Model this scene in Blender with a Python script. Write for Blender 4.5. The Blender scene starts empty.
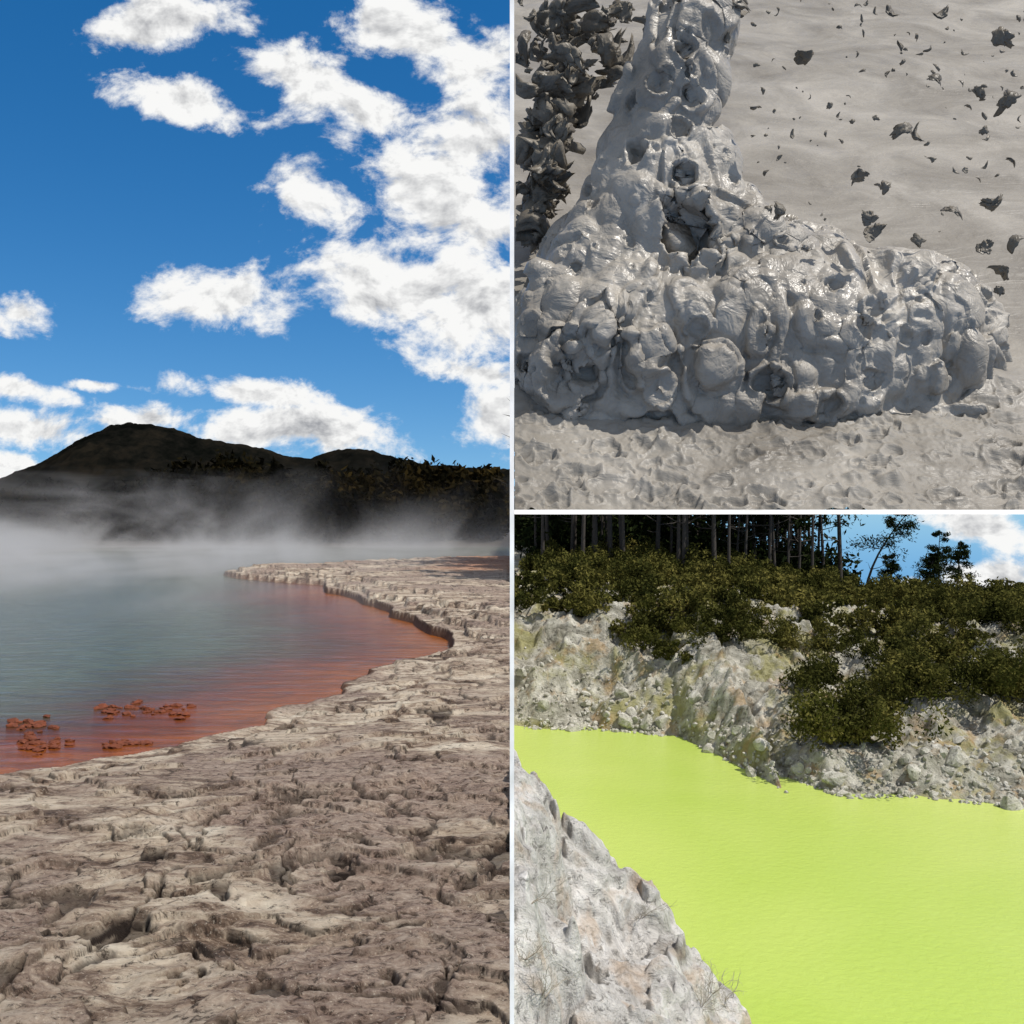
import bpy, bmesh, math, numpy as np
from mathutils import Vector
rng=np.random.default_rng(7)
F=995.6
KS=1.0
def W(px,py,d): return np.array([(px-512)/F*d, d, (512-py)/F*d])

# ---------------------------------------------------------------- noise
def _h(ix,iy,iz,s):
    n=(ix.astype(np.int64)*374761393+iy.astype(np.int64)*668265263+iz.astype(np.int64)*2147483647+s*1274126177)&0xFFFFFFFF
    n=((n^(n>>13))*1274126177)&0xFFFFFFFF
    n=((n^(n>>16))*2246822519)&0xFFFFFFFF
    return ((n^(n>>15))&0xFFFFFF)/float(0xFFFFFF)
def vn(x,y,z=None,s=0):
    if z is None: z=np.zeros_like(x)
    ix=np.floor(x);iy=np.floor(y);iz=np.floor(z)
    fx=x-ix;fy=y-iy;fz=z-iz
    fx=fx*fx*(3-2*fx);fy=fy*fy*(3-2*fy);fz=fz*fz*(3-2*fz)
    r=0
    for a in (0,1):
        for b in (0,1):
            for c in (0,1):
                w=(fx if a else 1-fx)*(fy if b else 1-fy)*(fz if c else 1-fz)
                r=r+w*_h(ix+a,iy+b,iz+c,s)
    return r
def fbm(x,y,z=None,o=4,s=0,g=.5):
    if z is None: z=np.zeros_like(x)
    r=0;a=1;t=0
    for i in range(o):
        r=r+a*vn(x*2**i+i*17.3,y*2**i+i*9.1,z*2**i+i*5.7,s+i);t+=a;a*=g
    return r/t
def ridge(x,y,z=None,o=4,s=0):
    if z is None: z=np.zeros_like(x)
    r=0;a=1;t=0
    for i in range(o):
        r=r+a*(1-np.abs(2*vn(x*2**i+i*17.3,y*2**i+i*9.1,z*2**i+i*5.7,s+i)-1));t+=a;a*=.5
    return r/t
def sst(a,b,x):
    t=np.clip((x-a)/(b-a),0,1); return t*t*(3-2*t)

# ---------------------------------------------------------------- mesh helpers
def make(name,V,faces,mat,smooth=True,attrs=None,parent=None):
    me=bpy.data.meshes.new(name)
    V=np.asarray(V,dtype=np.float32)*KS
    me.vertices.add(len(V)); me.vertices.foreach_set('co',V.astype(np.float32).ravel())
    faces=[f for f in faces if len(f)]
    nl=sum(f.size for f in faces); nf=sum(len(f) for f in faces)
    me.loops.add(nl); me.polygons.add(nf)
    me.loops.foreach_set('vertex_index',np.concatenate([f.ravel() for f in faces]).astype(np.int32))
    tot=np.concatenate([np.full(len(f),f.shape[1]) for f in faces])
    st=np.concatenate([[0],np.cumsum(tot)[:-1]])
    me.polygons.foreach_set('loop_start',st.astype(np.int32))
    me.polygons.foreach_set('loop_total',tot.astype(np.int32))
    me.polygons.foreach_set('use_smooth',np.full(nf,smooth,dtype=bool))
    me.update(calc_edges=True); me.validate()
    if attrs:
        for k,v in attrs.items():
            a=me.attributes.new(k,'FLOAT','POINT'); a.data.foreach_set('value',np.asarray(v,dtype=np.float32).ravel())
    ob=bpy.data.objects.new(name,me); bpy.context.scene.collection.objects.link(ob)
    if mat: me.materials.append(mat)
    if parent: ob.parent=parent
    return ob
def gridfaces(n,m):
    i=np.arange(n*m).reshape(n,m)
    return np.stack([i[:-1,:-1],i[1:,:-1],i[1:,1:],i[:-1,1:]],-1).reshape(-1,4)
def grid(name,X,Y,Z,mat,attrs=None,flip=False,smooth=True):
    f=gridfaces(*X.shape)
    if flip: f=f[:,::-1]
    return make(name,np.stack([X.ravel(),Y.ravel(),Z.ravel()],-1),[f],mat,smooth,attrs)
def box(name,a,b,mat,parent=None):
    V=np.array([[x,y,z] for x in (a[0],b[0]) for y in (a[1],b[1]) for z in (a[2],b[2])])
    f=np.array([[0,1,3,2],[4,6,7,5],[0,4,5,1],[2,3,7,6],[0,2,6,4],[1,5,7,3]])
    return make(name,V,[f],mat,False,None,parent)
class Acc:
    def __init__(s): s.v=[];s.f={};s.n=0
    def add(s,V,f):
        s.v.append(V); s.f.setdefault(f.shape[1],[]).append(f+s.n); s.n+=len(V)
    def build(s,name,mat,smooth=True,parent=None):
        return make(name,np.concatenate(s.v),[np.concatenate(x) for x in s.f.values()],mat,smooth,None,parent)
def ico(sub):
    bm=bmesh.new(); bmesh.ops.create_icosphere(bm,subdivisions=sub,radius=1)
    V=np.array([v.co[:] for v in bm.verts]); f=np.array([[v.index for v in q.verts] for q in bm.faces]); bm.free(); return V,f
ICO={k:ico(k) for k in (1,2,3,4)}
def rrot():
    q=rng.normal(size=4);q/=np.linalg.norm(q);w,x,y,z=q
    return np.array([[1-2*(y*y+z*z),2*(x*y-z*w),2*(x*z+y*w)],[2*(x*y+z*w),1-2*(x*x+z*z),2*(y*z-x*w)],[2*(x*z-y*w),2*(y*z+x*w),1-2*(x*x+y*y)]])
def lump(c,sc,amp=.4,sub=2,freq=1.3,rot=True):
    V,f=ICO[sub]; s=int(rng.integers(1e6)); o=rng.uniform(0,50,3)
    P=V*freq+o
    r=1+amp*(fbm(P[:,0],P[:,1],P[:,2],3,s)-.5)*2
    V=V*r[:,None]*np.array(sc)
    if rot: V=V@rrot().T
    return V+c,f
def crag(c,r):
    V,f=ICO[2]; V=V.copy()
    for k in range(9):
        n=rng.normal(size=3);n/=np.linalg.norm(n);d=rng.uniform(.45,.8)
        e=V@n-d; V-=np.clip(e,0,None)[:,None]*n
    V=V*(r*rng.uniform(.7,1.3,3))
    return V@rrot().T+c,f
def leaves(C,size,wd=.45):
    n=len(C); a=rng.normal(size=(n,3)); a/=np.linalg.norm(a,axis=1)[:,None]
    b=rng.normal(size=(n,3)); b-= (a*b).sum(1)[:,None]*a; b/=np.linalg.norm(b,axis=1)[:,None]
    s=(size*rng.uniform(.6,1.4,n))[:,None]
    V=np.stack([C-a*s,C+b*s*wd,C+a*s,C-b*s*wd],1).reshape(-1,3)
    return V,np.arange(4*n).reshape(-1,4)
def tube(P,R,k=7):
    P=np.asarray(P,float);n=len(P);V=[]
    for i in range(n):
        t=P[min(i+1,n-1)]-P[max(i-1,0)];t/=np.linalg.norm(t)+1e-9
        u=np.cross(t,[0.3,1,.1]);u/=np.linalg.norm(u)+1e-9;w=np.cross(t,u)
        for j in range(k):
            a=2*math.pi*j/k; V.append(P[i]+R[i]*(math.cos(a)*u+math.sin(a)*w))
    i=np.arange(n*k).reshape(n,k); j=np.roll(i,-1,1)
    return np.array(V),np.stack([i[:-1],j[:-1],j[1:],i[1:]],-1).reshape(-1,4)

# ---------------------------------------------------------------- materials
class M:
    def __init__(s,name,world=False):
        if world: s.m=bpy.data.worlds.new(name)
        else: s.m=bpy.data.materials.new(name)
        s.m.use_nodes=True; s.t=s.m.node_tree; s.t.nodes.clear()
    def n(s,typ,ins=None,**kw):
        nd=s.t.nodes.new(typ)
        for k,v in kw.items(): setattr(nd,k,v)
        for k,v in (ins or {}).items():
            if isinstance(v,bpy.types.NodeSocket): s.t.links.new(v,nd.inputs[k])
            else: nd.inputs[k].default_value=v
        return nd
    def math(s,op,a,b=0.0,c=None,clamp=False):
        d={0:a,1:b}
        if c is not None: d[2]=c
        return s.n('ShaderNodeMath',d,operation=op,use_clamp=clamp).outputs[0]
    def ramp(s,fac,stops,interp='LINEAR'):
        r=s.n('ShaderNodeValToRGB',{0:fac}); cr=r.color_ramp; cr.interpolation=interp
        while len(cr.elements)<len(stops): cr.elements.new(.5)
        for e,(p,c) in zip(cr.elements,stops):
            e.position=p; e.color=(*c,1) if len(c)==3 else c
        return r.outputs[0]
    def noise(s,vec,scale,detail=4,rough=.55,dist=0.0):
        return s.n('ShaderNodeTexNoise',{'Vector':vec,'Scale':scale,'Detail':detail,'Roughness':rough,'Distortion':dist}).outputs[0]
    def mix(s,f,a,b,bt='MIX'):
        nd=s.n('ShaderNodeMix',data_type='RGBA',blend_type=bt)
        for i,v in ((0,f),(6,a),(7,b)):
            if isinstance(v,bpy.types.NodeSocket): s.t.links.new(v,nd.inputs[i])
            else: nd.inputs[i].default_value=(v if i==0 else (*v,1))
        return nd.outputs[2]
    def pos(s): return s.n('ShaderNodeNewGeometry').outputs['Position']
    def map(s,v,sc): return s.n('ShaderNodeMapping',{'Vector':v,'Scale':sc}).outputs[0]
    def mr(s,v,a,b,c=0.0,d=1.0,smooth=False):
        return s.n('ShaderNodeMapRange',{0:v,1:a,2:b,3:c,4:d},interpolation_type='SMOOTHSTEP' if smooth else 'LINEAR').outputs[0]
    def out(s,sh,kind='Surface'):
        s.n('ShaderNodeOutputMaterial',{kind:sh})
        return s.m
    def bump(s,h,st,dist,nrm=None):
        d={'Height':h,'Strength':st,'Distance':dist}
        if nrm is not None: d['Normal']=nrm
        return s.n('ShaderNodeBump',d).outputs[0]
def g3(v): return (v,v,v)
def mat_terrace():
    m=M('sinter_rock'); p=m.pos()
    big=m.noise(p,.16,3); mid=m.noise(m.map(p,(.8,1.9,1)),.7,10,.74,.9); fine=m.noise(m.map(p,(1,1.5,1)),5,8,.78,.5); spk=m.noise(p,24,3,.7)
    c=m.ramp(mid,[(.35,(.035,.021,.014)),(.42,(.15,.10,.070)),(.465,(.33,.25,.185)),(.53,(.54,.445,.34)),(.66,(.74,.66,.53))])
    plate=m.ramp(fine,[(.36,(.09,.052,.040)),(.48,(.25,.175,.138)),(.62,(.44,.35,.285))])
    c=m.mix(m.ramp(big,[(.46,g3(0)),(.56,g3(.8))]),c,plate)
    c=m.mix(m.ramp(fine,[(.38,g3(.9)),(.465,g3(0))]),c,(.032,.020,.014))
    c=m.mix(m.ramp(spk,[(.60,g3(0)),(.70,g3(.65))]),c,(.76,.68,.56))
    at=m.n('ShaderNodeAttribute',attribute_name='cav_shade').outputs['Fac']
    c=m.mix(at,c,(.020,.012,.008))  # recess shade mixed into the rock colour
    w=m.n('ShaderNodeAttribute',attribute_name='wet').outputs['Fac']
    c=m.mix(w,c,(.36,.14,.06))
    b=m.bump(mid,.6,.26); b=m.bump(fine,.9,.11,b); b=m.bump(spk,.7,.02,b)
    return m.out(m.n('ShaderNodeBsdfPrincipled',{'Base Color':c,'Roughness':.8,'Normal':b,'Specular IOR Level':.3}).outputs[0])
def mat_lakewater():
    m=M('hot_spring_water'); p=m.pos()
    a=m.n('ShaderNodeAttribute',attribute_name='shore').outputs['Fac']
    n=m.noise(m.map(p,(.6,1.3,1)),.35,5,.65,1.0); n2=m.noise(m.map(p,(.5,1.6,1)),1.1,6,.7,1.0)
    f=m.math('ADD',a,m.math('MULTIPLY',m.math('SUBTRACT',n,.5),.6))
    c=m.ramp(f,[(0.0,(.30,.085,.010)),(.28,(.18,.042,.007)),(.48,(.10,.038,.012)),(.66,(.08,.065,.032)),(.92,(.085,.105,.062))])
    c=m.mix(m.mr(n2,.42,.60),c,m.mix(.45,c,(.03,.016,.006)))
    b=m.bump(n2,.5,.12)
    return m.out(m.n('ShaderNodeBsdfPrincipled',{'Base Color':c,'Roughness':.14,'Normal':b,'IOR':1.23}).outputs[0])
def mat_green():
    m=M('green_water'); p=m.pos()
    n=m.noise(p,.07,3,.5,.6)
    c=m.ramp(n,[(.3,(.43,.57,.095)),(.7,(.54,.64,.16))])
    w1=m.noise(m.map(p,(1,1.3,1)),3.4,6,.7,.3)
    b=m.bump(w1,.45,.10)
    return m.out(m.n('ShaderNodeBsdfPrincipled',{'Base Color':c,'Roughness':.12,'Normal':b,'IOR':1.33}).outputs[0])
def mat_rock(name,lo,midc,hi,moss=None,sc=1.0,stain=None,dark=.9):
    m=M(name); p=m.pos()
    mid=m.noise(p,.8*sc,7,.68,1.0); fine=m.noise(p,4*sc,6,.75,.5)
    c=m.ramp(mid,[(.32,lo),(.46,midc),(.62,hi)])
    c=m.mix(m.ramp(fine,[(.36,g3(dark)),(.45,g3(0))]),c,tuple(x*.3 for x in lo))
    if moss:
        g=m.noise(p,.3*sc,5,.65,.6)
        c=m.mix(m.ramp(g,[(.49,g3(0)),(.60,g3(.7))]),c,moss)
    if stain:
        g=m.noise(m.map(p,(1.3,1.3,1)),.55*sc,4,.6,.5)
        c=m.mix(m.ramp(g,[(.53,g3(0)),(.65,g3(.6))]),c,stain)
    b=m.bump(mid,.8,.5/sc); b=m.bump(fine,.9,.15/sc,b)
    return m.out(m.n('ShaderNodeBsdfPrincipled',{'Base Color':c,'Roughness':.9,'Normal':b,'Specular IOR Level':.2}).outputs[0])
def mat_leaf(name,a,b,c3,sc=.6,tr=.15):
    m=M(name); p=m.pos()
    n=m.noise(p,sc,5,.75)
    c=m.ramp(n,[(.38,a),(.5,b),(.64,c3)])
    d=m.n('ShaderNodeBsdfDiffuse',{'Color':c}).outputs[0]
    if tr==0: return m.out(d)
    t=m.n('ShaderNodeBsdfTranslucent',{'Color':c}).outputs[0]
    return m.out(m.n('ShaderNodeMixShader',{0:tr,1:d,2:t}).outputs[0])
def mat_simple(name,c,r=.8):
    m=M(name); p=m.pos(); n=m.noise(p,6,4)
    col=m.ramp(n,[(.3,tuple(x*.7 for x in c)),(.7,tuple(min(1,x*1.2) for x in c))])
    return m.out(m.n('ShaderNodeBsdfPrincipled',{'Base Color':col,'Roughness':r}).outputs[0])
MK=.6
def mat_mud(name,k=1.0,pool=False,r=(.3,.5),sp=.45,tint=(1,1,1)):
    m=M(name); p=m.map(m.pos(),(1/MK,1/MK,1/MK))
    mid=m.noise(p,1.3,7,.66,.8)
    T=lambda v:tuple(a*b*k for a,b in zip(v,tint))
    c=m.ramp(mid,[(.32,T((.20,.180,.153))),(.52,T((.31,.286,.250))),(.70,T((.42,.39,.345)))])
    f1=m.noise(m.map(p,(.4,1,1)) if pool else p,7,3,.5,2.2); f2=m.noise(p,24,3,.5,1.5)
    rg=m.mr(m.noise(p,3.5,4,.6,.5),.42,.6,r[0],r[1])
    if pool: b=m.bump(f1,.35,.02); b=m.bump(f2,.35,.006,b)
    else: b=m.bump(f1,.5,.024); b=m.bump(f2,.35,.008,b)
    return m.out(m.n('ShaderNodeBsdfPrincipled',{'Base Color':c,'Roughness':rg,'Normal':b,'Specular IOR Level':sp}).outputs[0])
def mat_steam(name,z0,h,d0,sc,lo,hi,stretch):
    m=M(name)
    o=m.n('ShaderNodeTexCoord').outputs['Object']
    xx,yy_,z=m.n('ShaderNodeSeparateXYZ',{0:o}).outputs
    n=m.noise(m.map(o,stretch),sc,5,.6,.7)
    lr=m.mr(m.math('DIVIDE',xx,yy_),-.40,-.04,1.0,.32)
    hh=m.math('MULTIPLY',m.mr(n,lo,hi,h*.15,h*1.9),m.math('ADD',m.math('MULTIPLY',lr,.5),.5))
    hh=m.math('MULTIPLY',hh,m.mr(yy_,40,165,.22,1.25))
    fall=m.math('POWER',2.718,m.math('MULTIPLY',m.math('DIVIDE',m.math('SUBTRACT',z,z0),hh),-1.0))
    k=m.mr(n,lo,hi,.18,1.0)
    nr=m.mr(yy_,48,120,.10,1.0)
    d=m.math('MULTIPLY',m.math('MULTIPLY',m.math('MULTIPLY',fall,k),m.math('MULTIPLY',lr,nr)),d0)
    return m.out(m.n('ShaderNodeVolumeScatter',{'Color':(1.0,.965,.94,1),'Density':d,'Anisotropy':.0}).outputs[0],'Volume')

MT=mat_terrace(); MW=mat_lakewater(); MG=mat_green()
MR=mat_rock('bank_rock',(.16,.15,.115),(.38,.365,.305),(.66,.64,.56),(.33,.31,.10),1.0,(.44,.29,.14),.85)
MO=mat_rock('pale_rock',(.30,.28,.255),(.58,.56,.53),(.80,.78,.75),None,1.3,(.55,.41,.29),.7)
MSTONE=mat_rock('shore_stone',(.28,.265,.22),(.48,.465,.40),(.68,.66,.60),None,2.0)
MB=mat_leaf('shrub_leaves',(.024,.028,.008),(.075,.076,.020),(.18,.16,.045),.28)
MP=mat_leaf('pine_needles',(.008,.012,.006),(.016,.024,.009),(.035,.045,.015),.8)
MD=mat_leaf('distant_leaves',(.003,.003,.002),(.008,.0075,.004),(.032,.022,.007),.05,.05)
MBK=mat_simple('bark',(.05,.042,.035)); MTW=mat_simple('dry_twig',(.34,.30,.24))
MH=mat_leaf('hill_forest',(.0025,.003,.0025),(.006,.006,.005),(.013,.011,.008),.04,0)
MOR=mat_simple('iron_stained_rock',(.15,.035,.010)); MM=mat_mud('wet_mud',1.05,False,(.30,.52),.35); MMP=mat_mud('mud_pool_surface',.85,True,(.42,.6),.25)
MMD=mat_mud('flying_mud_backlit',.50,False,(.4,.6),.3,(1,.95,.86))  # darker copy of the mud, its backlit shade put into the colour
MWH=mat_simple('white_painted_board',(.86,.86,.84),.6)
MSAND=mat_simple('lake_ground',(.05,.04,.03))

# ================================================================= LEFT: terrace lake
HW=-6.35
poly_px=[(-420,830),(-150,790),(5,766),(60,761),(120,752),(180,742),(262,722),(268,710),(300,700),(345,684),(366,668),(400,662),(430,656),(446,650),(440,637),(424,630),(420,619),(388,613),(382,603),(350,596),(322,590),(318,583),(270,579),(222,573),(225,571.5),(300,569),(360,566),(440,562),(512,560)]
PL=np.array([[(a-512)/F*(6.1*F/(b-512)),6.1*F/(b-512)] for a,b in poly_px])
PC=np.vstack([PL,[[40,PL[-1,1]],[40,2],[-60,2],[-60,PL[0,1]]]])
def sdist(X,Y,Pp):
    x=X.ravel();y=Y.ravel();d=np.full(x.shape,1e9);ins=np.zeros(x.shape,bool)
    n=len(Pp)
    for i in range(n):
        a=Pp[i];b=Pp[(i+1)%n];e=b-a;L=(e*e).sum()+1e-12
        t=np.clip(((x-a[0])*e[0]+(y-a[1])*e[1])/L,0,1)
        d=np.minimum(d,np.hypot(x-a[0]-t*e[0],y-a[1]-t*e[1]))
        c=((a[1]>y)!=(b[1]>y))&(x<(b[0]-a[0])*(y-a[1])/((b[1]-a[1])+1e-12)+a[0])
        ins^=c
    return np.where(ins,d,-d).reshape(X.shape)
u=np.linspace(-.80,0,660); iy=np.linspace(1/9.0,1/120.0,800)
U,IY=np.meshgrid(u,iy); Y=1/IY; X=U*Y
sd=sdist(X,Y,PC)
far=sst(34,48,Y)
sdn=sd+(1-far)*(fbm(X*.5,Y*.5,o=4,s=3)-.5)*1.5+far*(fbm(X*.22,Y*.16,o=2,s=6)-.5)*2.2+ .25*(1-far)*(fbm(X*3,Y*3,o=2,s=9)-.5)
h=-.6+ .6*sst(-.35,0,sdn)+ (.18+.28*far)*sst(0,.10+.1*far,sdn)+ (.13+.18*far)*sst(1.1,1.22,sdn+ (fbm(X*.4,Y*.4,s=21)-.5)*2.2)+(.12+.16*far)*sst(2.9,3.05,sdn+(fbm(X*.3,Y*.3,s=25)-.5)*4.5)
ins=sst(.1,1.0,sdn)
wx=X+1.0*(fbm(X*.9,Y*.9,s=31)-.5)*2; wy=Y+1.0*(fbm(X*.9+7,Y*.9,s=32)-.5)*2
lay=fbm(wx*.26,wy*.46,o=5,s=33,g=.50)*8
fl=np.floor(lay);fr=lay-fl; q=fl+sst(.0,.08,fr)
nf=1-.6*sst(30,60,Y)
h+=ins*(q-4)*.095*nf
cav_shade=ins*np.exp(-((fr-.01)/.06)**2)*.85*sst(.32,.55,fbm(X*.9,Y*.9,s=99))
rough=np.clip(sst(.46,.62,fbm(X*.16,Y*.16,s=44)+.12*sst(-5,0,X)),0.08,1)
r1=fbm(wx*1.0,wy*1.6,o=5,s=41)
f2=fbm(X*2.4,Y*4.2,o=4,s=51,g=.5)
h+=ins*nf*((r1-.5)*.24*(.25+rough)+(f2-.5)*.10*(.25+.9*rough)+(fbm(X*.12,Y*.12,s=61)-.5)*.5)
pit=sst(.60,.68,fbm(wx*1.1+30,wy*2.4,o=4,s=71,g=.55))*rough; h-=ins*pit*.13
crack=ridge(wx*.45,wy*.55,o=1,s=77)+.05*(fbm(X*5,Y*5,s=78)-.5); ck=sst(.965,.99,crack); h-=ins*ck*.06
cav_shade=np.clip(cav_shade+ins*(pit*.7+ck*.75)+.9*(sdn>-.2)*(sdn<.20)*sst(28,40,Y),0,1)  # painted shade: steps, pits, cracks and the far ledge line at the water
wet=sst(84,95,Y)*.6*sst(-11,-3,X)+ .35*sst(.30,-.05,sdn)
h=np.where(sdn<-.3,np.minimum(h,-.5),h)
grid('sinter_terrace',X,Y,HW+h,MT,{'cav_shade':cav_shade,'wet':np.clip(wet,0,1)},flip=True)
cy=np.linspace(9,120,300); cz=np.linspace(0,1,24); CY,CZ=np.meshgrid(cy,cz)
top=np.interp(CY,Y[:,-1],(HW+h)[:,-1])
CX=-.02-.9*fbm(CY*.4,CZ*3,o=4,s=5)*np.sin(CZ*math.pi)
grid('terrace_cliff',CX,CY,top*(1-CZ)+(-12.6)*CZ,MO)
u=np.linspace(-.85,0,260); iy=np.linspace(1/16,1/210,380); U,IY=np.meshgrid(u,iy);Yw=1/IY;Xw=U*Yw
sw=-sdist(Xw,Yw,PC)
shore=np.clip(sw/12+sst(75,105,Yw),0,1)
grid('hot_spring_lake',Xw,Yw,np.full_like(Xw,HW),MW,{'shore':shore},flip=True)
gx=np.linspace(-620,0,160);gy=np.linspace(178,760,110);GX,GY=np.meshgrid(gx,gy)
GZ=HW-.8+1.8*sst(178,186,GY)+.6*fbm(GX*.05,GY*.05)
grid('far_shore_ground',GX,GY,GZ,MSAND)
hp=np.array([(-300,520),(-60,500),(0,480),(25,470),(45,462),(80,440),(108,426),(128,423),(170,428),(195,438),(230,443),(262,448),(290,458),(310,458),(335,450),(358,448),(385,455),(430,466),(512,470)])
hx=np.linspace(-800,0,620);hy=np.linspace(640,900,160);HX,HY=np.meshgrid(hx,hy)
prof2=np.interp(HX/760*F+512,hp[:,0],hp[:,1]); topz=(512-prof2)/F*760
s=np.clip((HY-640)/120,0,1); HZ=-6+ (topz+6)*s**.8*np.where(HY>760,1-((HY-760)/170)**2,1)
HZ+= (ridge(HX*.014,HY*.014,o=4,s=4)-.6)*16*np.sin(s*math.pi)+ (fbm(HX*.16,HY*.16,o=3,s=14)-.5)*5.0
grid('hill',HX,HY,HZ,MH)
tp=np.array([(-60,485),(5,488),(40,480),(70,480),(100,488),(140,476),(185,458),(215,450),(250,453),(290,464),(320,460),(350,468),(390,460),(430,459),(470,466),(512,464)])
A=Acc()
for k in range(820):
    y=rng.uniform(184,225); px=rng.uniform(-160,508); x=(px-512)/F*y
    topz=(512-np.interp(px,tp[:,0],tp[:,1]))/F*y
    H=(topz+6)*rng.uniform(.55,1.02)*(1.0 if y>195 else .75)
    R=rng.uniform(1.8,4.0)
    if x+R>-0.4: x=-.6-R
    n=int(120+R*45)
    v=rng.normal(size=(n,3)); v/=np.linalg.norm(v,axis=1)[:,None]; v*=rng.uniform(.55,1.08,n)[:,None]
    C=v*np.array([R,R,H*.45])
    if rng.random()<.3: t=(C[:,2]/(H*.45)+1)/2; C[:,:2]*=(1.15-t)[:,None]
    C+=np.array([x,y,-6+H*.55])
    A.add(*leaves(C,.8))
    A.add(*tube([[x,y,-6.5],[x,y,-6+H*.8]],[.25,.08],5))
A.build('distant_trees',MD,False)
A=Acc()
for k in range(110):
    g=rng.random()
    if g<.45: px,py=rng.uniform(95,195),rng.normal(710,4)
    elif g<.65: px,py=rng.uniform(15,75),rng.normal(745,4)
    elif g<.8: px,py=rng.uniform(8,60),rng.normal(727,5)
    else: px,py=rng.uniform(105,150),rng.normal(745,2)
    y=-HW*F/(py-512); x=(px-512)/F*y; s_=rng.uniform(.04,.12)
    A.add(*lump([x,y,HW+.01],[s_*1.5,s_*1.2,s_*.7],.8,2,2.2,False))
A.build('orange_rocks',MOR,False)
box('steam',(-115,46,HW+.1),(-.4,178,5.5),mat_steam('steam_volume',HW,1.9,.14,.06,.40,.62,(1,.5,1.3)))

# ================================================================= LOWER RIGHT: green lake
ZL=-12.
lx=np.linspace(.02,70,40);ly=np.linspace(8,75,40);LX,LY=np.meshgrid(lx,ly)
grid('green_lake',LX,LY,np.full_like(LX,ZL),MG)
sp=np.array([(515,727),(600,729),(680,736),(712,752),(768,770),(784,790),(840,796),(900,794),(1020,806)])
sy=-ZL*F/(sp[:,1]-512); sx=(sp[:,0]-512)/F*sy
sx=np.append(sx,[70]);sy=np.append(sy,[37])
o=np.argsort(sx);sx=sx[o];sy=sy[o]
def bank_z(X,Y):
    ys=np.interp(X,sx,sy)+ (fbm(X*.5,Y*.5,o=3,s=81)-.5)*2.2
    yt=np.interp(X,[0,10,20,28,60],[76,76,72,68,62]); zt=np.interp(X,[0,12,22,30,60],[-4.6,-5.0,-6.0,-6.6,-7])
    s=(Y-ys)/(yt-ys)
    left=sst(14,6,X)
    k1=np.interp(np.clip(s,0,1),[0,.12,.35,.7,1],[0,.28,.72,.9,1])
    k2=np.interp(np.clip(s,0,1),[0,.06,.4,.7,1],[0,.16,.55,.82,1])
    k=left*k1+(1-left)*k2
    z=ZL+(zt-ZL)*k
    z=np.where(s<0,ZL+np.maximum(s*12,-1.2),z)
    rise=sst(26,14,X)
    z=z+np.clip(Y-yt,0,None)*(.055*rise-.06*(1-rise))
    m=sst(0,.15,s)
    z=z+m*((ridge(X*.28,Y*.28,o=6,s=91)-.6)*2.8*sst(1.1,.6,s)+(ridge(X*1.1,Y*1.1,z*.8,o=4,s=95)-.6)*.9*sst(1.3,.8,s))
    z=z+sst(.0,.05,s)*(fbm(X*2.8,Y*2.8,o=4,s=97,g=.6)-.5)*.5
    return z,s
bx=np.linspace(.02,50,520);by=np.concatenate([np.linspace(35,82,520),np.linspace(82.5,160,80)]);BX,BY=np.meshgrid(bx,by)
BZ,BS=bank_z(BX,BY)
grid('rocky_bank',BX,BY,BZ,MR)
def bz1(x,y): 
    z,s=bank_z(np.array([x]),np.array([y])); return float(z[0]),float(s[0])
A=Acc()
for k in range(1300):
    x=rng.uniform(.5,27); ys=np.interp(x,sx,sy); y=ys+abs(rng.normal(0,2.2))-.5
    z,s=bz1(x,y)
    if z<ZL-.4: continue
    r=rng.uniform(.05,.17) if rng.random()<.95 else rng.uniform(.25,.5)
    A.add(*crag([x,y,max(z,ZL)+r*.1],r))
A.build('shore_stones',MSTONE,False)
vl=np.array([(512,612),(560,618),(620,636),(665,672),(700,690),(725,650),(770,640),(790,690),(805,735),(850,752),(895,735),(930,690),(960,680),(1024,712),(1200,720)])
A=Acc();cnt=0
def bush(c,R,n,size=.13):
    nb=max(4,int(R*6)); ctr=rng.normal(size=(nb,3))*np.array([.55,.55,.35])*R; ctr[:,2]=abs(ctr[:,2])
    i=rng.integers(nb,size=n)
    v=rng.normal(size=(n,3)); v/=np.linalg.norm(v,axis=1)[:,None]; v*=(rng.uniform(.25,1.1,n)**.5)[:,None]
    rr=R*.42*rng.uniform(.5,1.25,nb)
    C=ctr[i]+v*rr[i][:,None]+np.array(c)
    C[:,0]=np.maximum(C[:,0],.15)
    A.add(*leaves(C,size))
    for j in range(min(nb,6)):
        A.add(*tube([np.array(c)-[0,0,.3],np.array(c)+ctr[j]*.6,np.array(c)+ctr[j]*1.1],[.05,.03,.01],4))
tries=0
while cnt<540 and tries<9000:
    tries+=1
    x=rng.uniform(.5,42);y=rng.uniform(41,84)
    z,s=bz1(x,y)
    if s<.06 or z>-3: continue
    px=512+F*x/y;py=512-F*z/y
    if py>np.interp(px,vl[:,0],vl[:,1])-4: continue
    R=rng.uniform(.4,1.8)
    bush((x,y,z+R*.25),R,int(420*R*R+150),.10 if y<60 else .14); cnt+=1
for px,py,d,R in [(850,722,45.5,2.1),(830,735,45,1.5),(872,738,45,1.4),(715,668,58,1.1),(905,705,50,1.7),(990,690,48,1.9),(1015,665,50,2.0)]:
    p=W(px,py,d); z,s=bz1(p[0],p[1]); bush((p[0],p[1],z+R*.3),R,int(900*R),.10)
    bush((p[0],p[1],z+R*.6),R*.9,int(900*R),.10)
A.build('shrub_thicket',MB,False)
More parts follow.
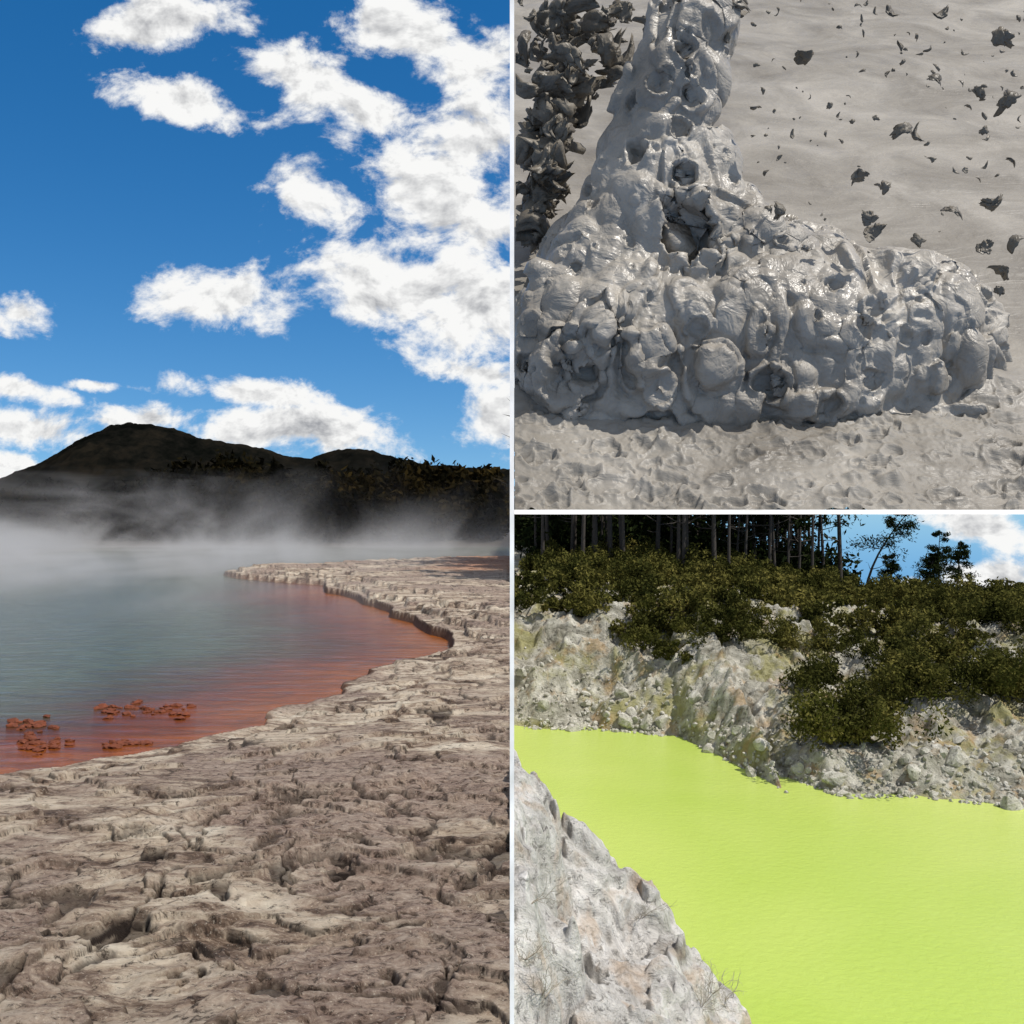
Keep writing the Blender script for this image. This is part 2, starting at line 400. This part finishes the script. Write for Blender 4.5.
def pine(A,B,x,y,z,H,lean=(0,0),r=.16,crown=.45,needle=70,limbs=24,spread=.17,nsz=.16):
    P=[];R=[]
    for i in range(9):
        t=i/8; P.append([x+lean[0]*t*t+.12*math.sin(3*t+x),y+lean[1]*t,z-.4+H*t]);R.append(r*(1-.85*t))
    B.add(*tube(P,R,7)); P=np.array(P)
    for j in range(limbs):
        t=1-(1-(rng.random())**.9)*(1-crown) if j>3 else rng.uniform(crown*.5,crown)
        b=np.array([np.interp(t,np.linspace(0,1,9),P[:,q]) for q in range(3)])
        a=rng.uniform(0,2*math.pi); L=H*spread*(1.25-t)*rng.uniform(.6,1.3)
        e=b+np.array([math.cos(a)*L,math.sin(a)*L,L*rng.uniform(.0,.5)])
        mid=(b+e)/2+[0,0,-.05*L]
        B.add(*tube([b,mid,e],[r*.28,r*.18,r*.05],4))
        if t>crown*.9:
            for cc,wgt in ((e,1.0),(mid*.4+e*.6,.7)):
                n=int(needle*wgt)
                C=cc+rng.normal(size=(n,3))*np.array([.34,.34,.2])*L*.75
                C[:,0]=np.maximum(C[:,0],.2)
                A.add(*leaves(C,nsz,.3))
NA,TB=Acc(),Acc()
for k in range(120):
    x=rng.uniform(.8,29);y=rng.uniform(76,112)
    px=512+F*x/y
    if px>862: continue
    z,_=bz1(x,y)
    pine(NA,TB,x,y,z,rng.uniform(12,20),(rng.normal()*.6,0),rng.uniform(.12,.24),rng.uniform(.38,.55),45,22,.16,.28)
for k in range(260):
    x=rng.uniform(.8,31);y=rng.uniform(84,125)
    if 512+F*x/y>850: continue
    z,_=bz1(x,y); R=rng.uniform(1,2.4)
    C=np.array([x,y,z+R])+rng.normal(size=(260,3))*np.array([.6,.6,.7])*R; C[:,0]=np.maximum(C[:,0],.2)
    NA.add(*leaves(C,.3))
root=bpy.data.objects.new('pine_forest',None); bpy.context.scene.collection.objects.link(root)
NA.build('needles',MP,False,root); TB.build('trunks',MBK,True,root)
for px,base,top,d,lean,cr,sp_ in [(866,590,498,84,(4.2,0),.5,.28),(938,604,529,92,(.3,0),.42,.27),(925,604,546,88,(.9,0),.45,.22),(893,598,550,90,(-.3,0),.3,.25),(957,606,538,96,(.2,0),.45,.22)]:
    a,b=Acc(),Acc(); p=W(px,base,d); z,_=bz1(p[0],p[1]); H=(512-top)/F*d-z
    pine(a,b,p[0],p[1],z,H,lean,.14,cr,60,32,sp_,.14)
    root=bpy.data.objects.new('pine_tree',None); bpy.context.scene.collection.objects.link(root)
    a.build('needles',MP,False,root); b.build('trunk',MBK,True,root)
# foreground outcrop
ox=np.linspace(.02,7,380);oy=np.linspace(9,26,640);OX,OY=np.meshgrid(ox,oy)
rx=np.array([(512,765),(530,785),(545,812),(552,858),(590,880),(640,912),(690,955),(722,988),(734,1020)])
rX=(rx[:,0]-512)/F*21.5;rZ=(512-rx[:,1])/F*21.5
rX=np.append(rX,[5.3,7]);rZ=np.append(rZ,[-12.6,-13.8])
wxx=OX+(fbm(OX*.8,OY*.8,o=4,s=111)-.5)*1.3
OZ=np.interp(wxx,rX,rZ)-.26*np.clip(21.5-OY,0,None)-np.clip(OY-22+(fbm(OX*.7,OY*.4,s=3)-.5)*2,0,None)**1.2*2.2
cx_=OX+.5*(fbm(OX*1.5,OY*1.5,s=131)-.5);cyy=OY+.5*(fbm(OX*1.5+4,OY*1.5,s=132)-.5)
wq=fbm(cx_*.6,cyy*.6,OZ*.5,o=4,s=113,g=.5)*8; OZ+=((np.floor(wq)+sst(0,.3,wq-np.floor(wq)))-4)*.30
OZ+=(fbm(OX*.8,OY*.8,OZ*.6,o=4,s=115)-.5)*1.1+(fbm(OX*3,OY*3,OZ*2,o=4,s=117,g=.5)-.5)*.20
grid('rock_outcrop',OX,OY,OZ,MO)
A=Acc()
def oz(x,y):
    i=np.argmin(abs(oy-y));j=np.argmin(abs(ox-x));return OZ[i,j]
def twig(p,d,L,r,dep):
    P=[np.array(p)];dd=np.array(d,float)
    for i in range(4):
        dd=dd+rng.normal(size=3)*.22;dd/=np.linalg.norm(dd);P.append(P[-1]+dd*L/4)
        if dep and rng.random()<.85: twig(P[-1],dd+rng.normal(size=3)*.6,L*.55,r*.6,dep-1)
    A.add(*tube(P,np.linspace(r,r*.4,5),4))
for px,py in [(530,905),(525,960),(540,1000),(640,920),(712,995),(725,1000),(700,1010)]:
    best=None
    for d in np.linspace(13,24,80):
        p=W(px,py,d)
        if p[2]<oz(p[0],p[1]): best=p;break
    if best is None: continue
    for q in range(7): twig(best,rng.normal(size=3)*[.8,.5,.2]+[0,0,.6],rng.uniform(.3,.6),.008,2)
if A.n: A.build('dry_shrub',MTW)

# ================================================================= UPPER RIGHT: mud pool (modelled large, sized by MK)
KS=MK
SL=.8; YE=11.6
mx=np.concatenate([np.linspace(.012,3.2,560),np.linspace(3.22,6.6,120)]);iy=np.concatenate([np.linspace(1/4.0,1/5.4,430),np.linspace(1/5.41,1/YE,260)]);MX,MY=np.meshgrid(mx,1/iy)
near=sst(5.2,4.5,MY)
wx=MX+.25*(fbm(MX*2,MY*2,s=201)-.5);wy=MY+.25*(fbm(MX*2+9,MY*2,s=202)-.5)
MZ=SL*(MY-4)+near*((fbm(wx*2.5,wy*4,o=2,s=209)-.5)*.07+(fbm(wx*9,wy*11,o=4,s=204,g=.6)-.5)*.05)+(1-near)*((fbm(MX*.5,MY*2.2,o=3,s=205)-.5)*.08+(fbm(wx*2.5,wy*7,o=3,s=206)-.5)*.02)
MZ+=.11*np.exp(-((MY-4.72+ (fbm(MX*2,MY*0,s=212)-.5)*.25)/.13)**2)*sst(2.55,2.2,MX)
for k in range(420):
    yy0=4.0+.75*rng.random()**1.2; xx0=rng.uniform(0,2.6*yy0/4.3); r=.010+.045*rng.random()**2
    i0,i1=np.searchsorted(-iy,[-1/(yy0-2*r),-1/(yy0+2*r)]); j0,j1=np.searchsorted(mx,[xx0-2*r,xx0+2*r])
    if i1<=i0 or j1<=j0: continue
    sx0=MX[i0:i1,j0:j1]-xx0; sy0=MY[i0:i1,j0:j1]-yy0
    t=np.sqrt((sx0/1.35)**2+(sy0/.8)**2)/r; t=t+(fbm(MX[i0:i1,j0:j1]*18,MY[i0:i1,j0:j1]*18,o=2,s=220)-.5)*1.8
    sg=1 if rng.random()<.6 else -1
    MZ[i0:i1,j0:j1]+= (-.45*r*sst(1,.5,t)+.28*r*np.exp(-((t-1.1)/.22)**2)) if sg>0 else .5*r*sst(1.2,.1,t)
MZ-=.012
MZ=np.maximum(MZ,-.004+SL*(MY-4)*.3)
grid('mud_pool',MX,MY,MZ,MMP)
rows=np.array([(-4,664,728),(30,652,728),(60,638,722),(110,616,712),(150,605,720),(190,590,736),(215,572,744),(240,555,775),(252,548,810),(265,543,855),(278,538,925),(292,530,955),(310,512,972),(345,505,982),(380,505,985),(402,505,970)],float)
A=Acc()
def sph(px,py,d,rpx,st=(1,1,1),amp=.18):
    c=W(px,py,d); r=rpx/F*d
    A.add(*lump(c,[r*st[0],r*st[1],r*st[2]],amp,3,1.0,False))
for py in np.arange(0,404,11):
    L=np.interp(py,rows[:,0],rows[:,1]);R=np.interp(py,rows[:,0],rows[:,2]); w=(R-L)/2;c=(L+R)/2
    r0=min(w*.62,32)
    n=max(2,int((R-L)/24))
    for i in range(n):
        t=-1+2*(i+.5)/n; px=c+t*(w-r0*.8)
        bul=math.sqrt(max(0,1-t*t))
        if py<235: 
            d=5.10-.0012*w*2*bul; sph(px+rng.normal()*3,py,d+rng.normal()*.02,r0*rng.uniform(.75,1.1),(1,1,1.2),.2)
        else:
            d=5.0-.30*bul*sst(230,330,py)
            sph(px,py+9,d,r0*rng.uniform(.9,1.05),(1,1.6,1),.06)
            sph(px,py+14,d+.35,r0*1.1,(1,2.2,1),.05)
            if py<330: sph(px,py+22,d+.7,r0*1.1,(1,2.2,1),.05)
for k in range(90):
    py=rng.uniform(10,405);L=np.interp(py,rows[:,0],rows[:,1]);R=np.interp(py,rows[:,0],rows[:,2])
    px=rng.uniform(L+4,R-4);t=(px-(L+R)/2)/((R-L)/2);bul=math.sqrt(max(0,1-t*t))
    d=(5.04-.0022*(R-L)/2*bul) if py<235 else 4.88-.35*bul*sst(230,330,py)
    sph(px,py,d,rng.uniform(7,19),(1,.7,rng.uniform(1.0,2.6)),.3)
for k in range(46):
    px=rng.uniform(520,975); sph(px,rng.uniform(398,425),4.62+rng.normal()*.03,rng.uniform(9,20),(1.7,1,.5),.3)
for px,py,d,r in [(648,345,4.56,24),(600,335,4.6,22),(690,330,4.56,22),(715,365,4.52,24),(760,350,4.58,22),(652,382,4.52,18),(565,378,4.62,30),(900,290,4.8,34),(940,320,4.75,32),(955,360,4.7,26),(850,300,4.75,26)]: sph(px,py,d,r,(1,1,1.3),.08)
KS=1.0
tmp=A.build('tmp_mud',None)
KS=MK
md=tmp.modifiers.new('r','REMESH');md.mode='VOXEL';md.voxel_size=.0092
sm=tmp.modifiers.new('s','SMOOTH');sm.iterations=10;sm.factor=.6
dg=bpy.context.evaluated_depsgraph_get(); ev=tmp.evaluated_get(dg); me=bpy.data.meshes.new_from_object(ev)
n=len(me.vertices)
def getv():
    V=np.empty(n*3,np.float32);me.vertices.foreach_get('co',V);N=np.empty(n*3,np.float32);me.vertices.foreach_get('normal',N)
    return V.reshape(-1,3).astype(float),N.reshape(-1,3).astype(float)
def setv(V): me.vertices.foreach_set('co',V.astype(np.float32).ravel()); me.update()
V,Nn=getv(); x,y,z=V.T
wx=x+.18*(fbm(x*3,y*3,z*2,2,301)-.5)*2;wy=y+.18*(fbm(x*3+5,y*3,z*2,2,302)-.5)*2;wz=z+.18*(fbm(x*3,y*3+5,z*2,2,303)-.5)*2
disp=(fbm(wx*2.6,wy*2.6,wz*2.2,2,310)-.5)*.16
fo=vn(wx*5.5,wy*5.5,wz*3.2,311)*2.7; fr=fo-np.floor(fo)
disp+=(fr*sst(1.0,.80,fr))*.046
fo=vn(wx*12,wy*12,wz*8,315)*2.2; fr=fo-np.floor(fo)
disp+=(fr*sst(1.0,.80,fr))*.018*sst(.35,.6,vn(x*3,y*3,z*3,316))
setv(V+Nn*disp[:,None]); V,Nn=getv()
x,y,z=V.T; py_=512-F*z/y; ppx=512+F*x/y
disp=(fbm(x*22,y*22,z*16,3,320)-.5)*.012
front=np.where((Nn[:,1]<-.05))[0]
def crater(c,r,dep,rim,irr=1.9):
    st_=rng.uniform(.65,1.2)
    dd=np.linalg.norm((V-c)*np.array([1,1,st_]),axis=1)/r
    near=dd<2.0
    w=(fbm(V[near,0]*11+c[0]*9,V[near,1]*11,V[near,2]*11,3,400)-.5)*irr
    t=np.clip(dd[near]+w,0,3)
    edge=sst(2.0,1.6,dd[near])
    disp[near]=disp[near]*np.clip(t*.8,.3,1)+(-dep*r*sst(1,.6,t)+rim*r*np.exp(-((t-1.08)/.16)**2))*edge
for k in range(330):
    i=front[rng.integers(len(front))]; r=.010+.042*rng.random()**2.6
    if rng.random()<.82: crater(V[i],r,rng.uniform(.3,.7),rng.uniform(.15,.45))
    else: crater(V[i],r*1.4,-.42,-.12)
for px,py,r,dp,rm in [(678,238,.15,.75,.3),(565,378,.15,.6,.2),(650,345,.12,-.35,-.1),(655,382,.07,.5,.3),(765,388,.08,.6,.35),(835,415,.07,.6,.3),(715,360,.11,-.3,-.1),(628,150,.07,1.1,.2),(690,170,.06,1.0,.3),(700,90,.06,1.1,.2),(655,75,.05,1.0,.3),(690,40,.06,1.1,.3),(600,335,.09,-.35,-.1),(880,300,.06,.5,.3)]:
    q=(ppx[front]-px)**2+(py_[front]-py)**2
    cand=front[q<60]
    if len(cand): crater(V[cand[np.argmin(y[cand])]],r,dp,rm,1.2)
V2=V+Nn*disp[:,None]; V2[:,0]=np.maximum(V2[:,0],.014)
setv(V2*MK); me.materials.clear(); me.materials.append(MM)
me.polygons.foreach_set('use_smooth',np.ones(len(me.polygons),bool)); me.update()
bpy.data.objects.remove(tmp)
ob=bpy.data.objects.new('mud_eruption',me);bpy.context.scene.collection.objects.link(ob)
A=Acc()
def clod(px,py,d,rp,thin=.35,el=1.6,sub=3,am=1.4):
    c=W(px,py,d);r=rp/F*d*.9
    V,f=ICO[sub];s=int(rng.integers(1e6));o_=rng.uniform(0,50,3);P=V*1.5+o_
    k=np.clip(1+am*(fbm(P[:,0],P[:,1],P[:,2],4,s,.6)-.5)*2,.2,2.0)
    v=V*k[:,None]*np.array([r*el,r*thin,r*.9])
    v[:,1]+= (v[:,0]/r)**2*r*.35*rng.choice([-1,1])*min(1,1.5/el); v[:,2]+=(v[:,0]/r)**2*r*.12*rng.choice([-1,1])
    a=rng.uniform(0,math.pi);ca,sa=math.cos(a),math.sin(a)
    tilt=rng.normal()*.6;ct,s2=math.cos(tilt),math.sin(tilt)
    v=v@np.array([[1,0,0],[0,ct,-s2],[0,s2,ct]]).T
    v=v@np.array([[ca,0,sa],[0,1,0],[-sa,0,ca]]).T
    v=v+c; v[:,0]=np.maximum(v[:,0],.02); A.add(v,f)
for px,py,r in [(805,58,8),(890,12,6),(940,15,6),(937,78,7),(980,92,5),(1002,38,9),(1010,98,8),(905,128,7),(915,136,6),(858,174,8),(886,186,5),(955,210,8),(872,232,8),(868,218,7),(994,205,9),(985,248,8),(1003,270,8),(918,240,5),(1014,240,6),(780,210,6),(770,208,4),(875,118,3),(830,105,3),(765,172,3),(985,130,4),(965,170,3),(1012,160,5),(1000,290,5)]:
    clod(px,py,rng.uniform(4.3,4.8),r,rng.uniform(.15,.4),rng.uniform(1.0,1.5),4 if r>6 else 3)
for k in range(120):
    px=rng.uniform(750,1030);py=rng.uniform(0,300)*rng.uniform(.3,1)
    clod(px,py,rng.uniform(4.4,5.2),rng.uniform(.6,2.4),.5,rng.uniform(1,2.5),2)
for k in range(300):
    t=rng.random(); py=2+t*240; c=np.interp(py,[0,60,130,200,260],[588,572,552,540,528])
    px=c+rng.normal()*np.interp(py,[0,80,150,260],[32,18,10,7])
    if px<518: px=518+rng.random()*8
    clod(px,py,rng.uniform(5.4,6.0),2.5+9*rng.random()**1.6,rng.uniform(.3,.8),rng.uniform(.8,2.2),3,1.5)
for k in range(80):
    px=rng.normal(698,20);py=rng.uniform(-8,40)
    clod(px,py,rng.uniform(4.9,5.2),rng.uniform(3,10),.5,1.5,3)
A.build('mud_splatter',MMD)
root=bpy.data.objects.new('divider_boards',None);bpy.context.scene.collection.objects.link(root)  # white dividers added between the three sites, no real basin
V=np.array([[a,b,c] for c in (-18,2.4) for a,b in ((-.0085,3.895),(.0085,3.925),(-.0085,3.93))])
make('upright_board',V,[np.array([[0,1,4,3],[1,2,5,4],[2,0,3,5]]),np.array([[0,2,1],[3,4,5]])],MWH,False,None,root)  # upright divider, front face slanted to catch the sun
V=np.array([[c,a,b] for c in (.009,2.6) for a,b in ((3.945,-.009),(3.97,.009),(3.97,-.009))])
make('cross_board',V,[np.array([[0,3,4,1],[1,4,5,2],[2,5,3,0]]),np.array([[0,1,2],[3,5,4]])],MWH,False,None,root)  # level divider under the mud, face tilted up to catch the sun
V=np.array([[x_,y_,SL*(y_-4)+dz] for x_ in (-.004,.004) for y_,dz in ((3.99,0.0),(YE,.02),(YE,-.4),(3.99,-.02))])
make('side_board',V,[np.array([[0,1,2,3],[7,6,5,4],[0,4,5,1],[3,2,6,7]])],MWH,False,None,root)
KS=1.0

# ================================================================= SKY, SUN, CAMERA
w=M('World',True); bpy.context.scene.world=w.m
EL=math.radians(58); AZ=math.radians(114)
g=w.n('ShaderNodeTexCoord').outputs['Generated']
gx_,gy_,gz_=w.n('ShaderNodeSeparateXYZ',{0:g}).outputs
sv=w.n('ShaderNodeCombineXYZ',{0:gx_,1:gy_,2:w.math('ADD',w.math('ABSOLUTE',gz_),.10)}).outputs[0]
sky=w.n('ShaderNodeTexSky',{'Vector':sv},sky_type='NISHITA',sun_disc=False,sun_elevation=EL,sun_rotation=AZ,air_density=1.0,dust_density=.1,ozone_density=3.0).outputs[0]
skc=w.n('ShaderNodeHueSaturation',{'Color':sky,'Saturation':1.38,'Value':1.18}).outputs[0]
yy=w.math('MAXIMUM',gy_,.08)
uu=w.math('DIVIDE',gx_,yy);vv=w.math('DIVIDE',gz_,yy)
uv=w.n('ShaderNodeCombineXYZ',{0:uu,1:vv,2:0.0}).outputs[0]
CL=[(165,26,95,34,5),(178,98,84,26,-14),(310,78,62,38,-25),(375,110,75,28,-20),(430,40,110,46,-22),(318,198,60,34,-25),(450,200,115,95,-30),(400,285,130,50,-12),(480,150,65,65,30),(475,305,85,70,0),(232,297,82,40,-4),(20,314,46,24,-8),(250,392,78,18,-5),(28,390,50,15,-10),(95,385,44,7,-4),(40,432,70,25,-8),(290,430,145,30,-2),(150,420,60,18,0),(15,466,40,18,0),(485,374,66,18,-8),(498,415,46,42,0),
    (985,527,80,22,-12),(1005,582,64,24,-10),(900,588,32,12,0)]
D=None
for px,py,rx_,ry_,ang in CL:
    mp=w.n('ShaderNodeMapping',{'Vector':uv,'Location':((px-512)/F,(512-py)/F,0),'Rotation':(0,0,math.radians(ang)),'Scale':(rx_/F,ry_/F,1)},vector_type='TEXTURE').outputs[0]
    L=w.n('ShaderNodeVectorMath',{0:mp},operation='LENGTH').outputs['Value']
    D=L if D is None else w.n('ShaderNodeMath',{0:D,1:L,2:.15},operation='SMOOTH_MIN').outputs[0]
D=w.math('MINIMUM',D,1.75)
def cn(off,det):
    a=w.n('ShaderNodeMapping',{'Vector':uv,'Location':off,'Scale':(1,1.35,1)}).outputs[0]
    return w.noise(a,12,det,.64,.2)
N1=cn((0,0,0),10); N2=cn((.006,.016,0),5)
dens=w.math('ADD',w.math('SUBTRACT',1.0,D),w.math('MULTIPLY',w.math('SUBTRACT',N1,.505),3.6))
al=w.mr(dens,-.06,.55,0.0,1.0,True)
thick=w.mr(dens,.45,1.5,0.0,1.0)
sh=w.math('MULTIPLY',w.math('ADD',w.math('MULTIPLY',w.math('SUBTRACT',N2,N1),5.0),w.math('MULTIPLY',thick,.60)),al,clamp=True)
cc=w.mix(sh,(9.0,9.0,8.9),(3.4,3.5,3.75))
col=w.mix(al,skc,cc)
N3=w.noise(g,2.2,6,.6,.3)
m3=w.math('MULTIPLY',w.mr(N3,.42,.56,0,1,True),w.mr(gy_,.74,.5,0,1,True))  # cloud cover added out of view to neutralise the blue sky fill
col=w.mix(m3,col,(5.4,5.3,5.1))
bg=w.n('ShaderNodeBackground',{0:col,1:.105}).outputs[0]
w.n('ShaderNodeOutputWorld',{0:bg})
sl=bpy.data.lights.new('sun','SUN');sl.energy=4.4;sl.angle=math.radians(.5);sl.color=(1,.94,.85)
so=bpy.data.objects.new('sun',sl);bpy.context.scene.collection.objects.link(so)
dv=Vector((math.cos(EL)*math.sin(AZ),math.cos(EL)*math.cos(AZ),math.sin(EL)))
so.rotation_euler=dv.to_track_quat('Z','Y').to_euler()
cam=bpy.data.cameras.new('camera');cam.lens=35;cam.sensor_width=36;cam.clip_start=.05;cam.clip_end=5000
co=bpy.data.objects.new('camera',cam);bpy.context.scene.collection.objects.link(co);co.rotation_euler=(math.radians(90),0,0)
bpy.context.scene.camera=co
sc=bpy.context.scene;sc.view_settings.view_transform='Standard';sc.view_settings.look='None';sc.view_settings.exposure=0
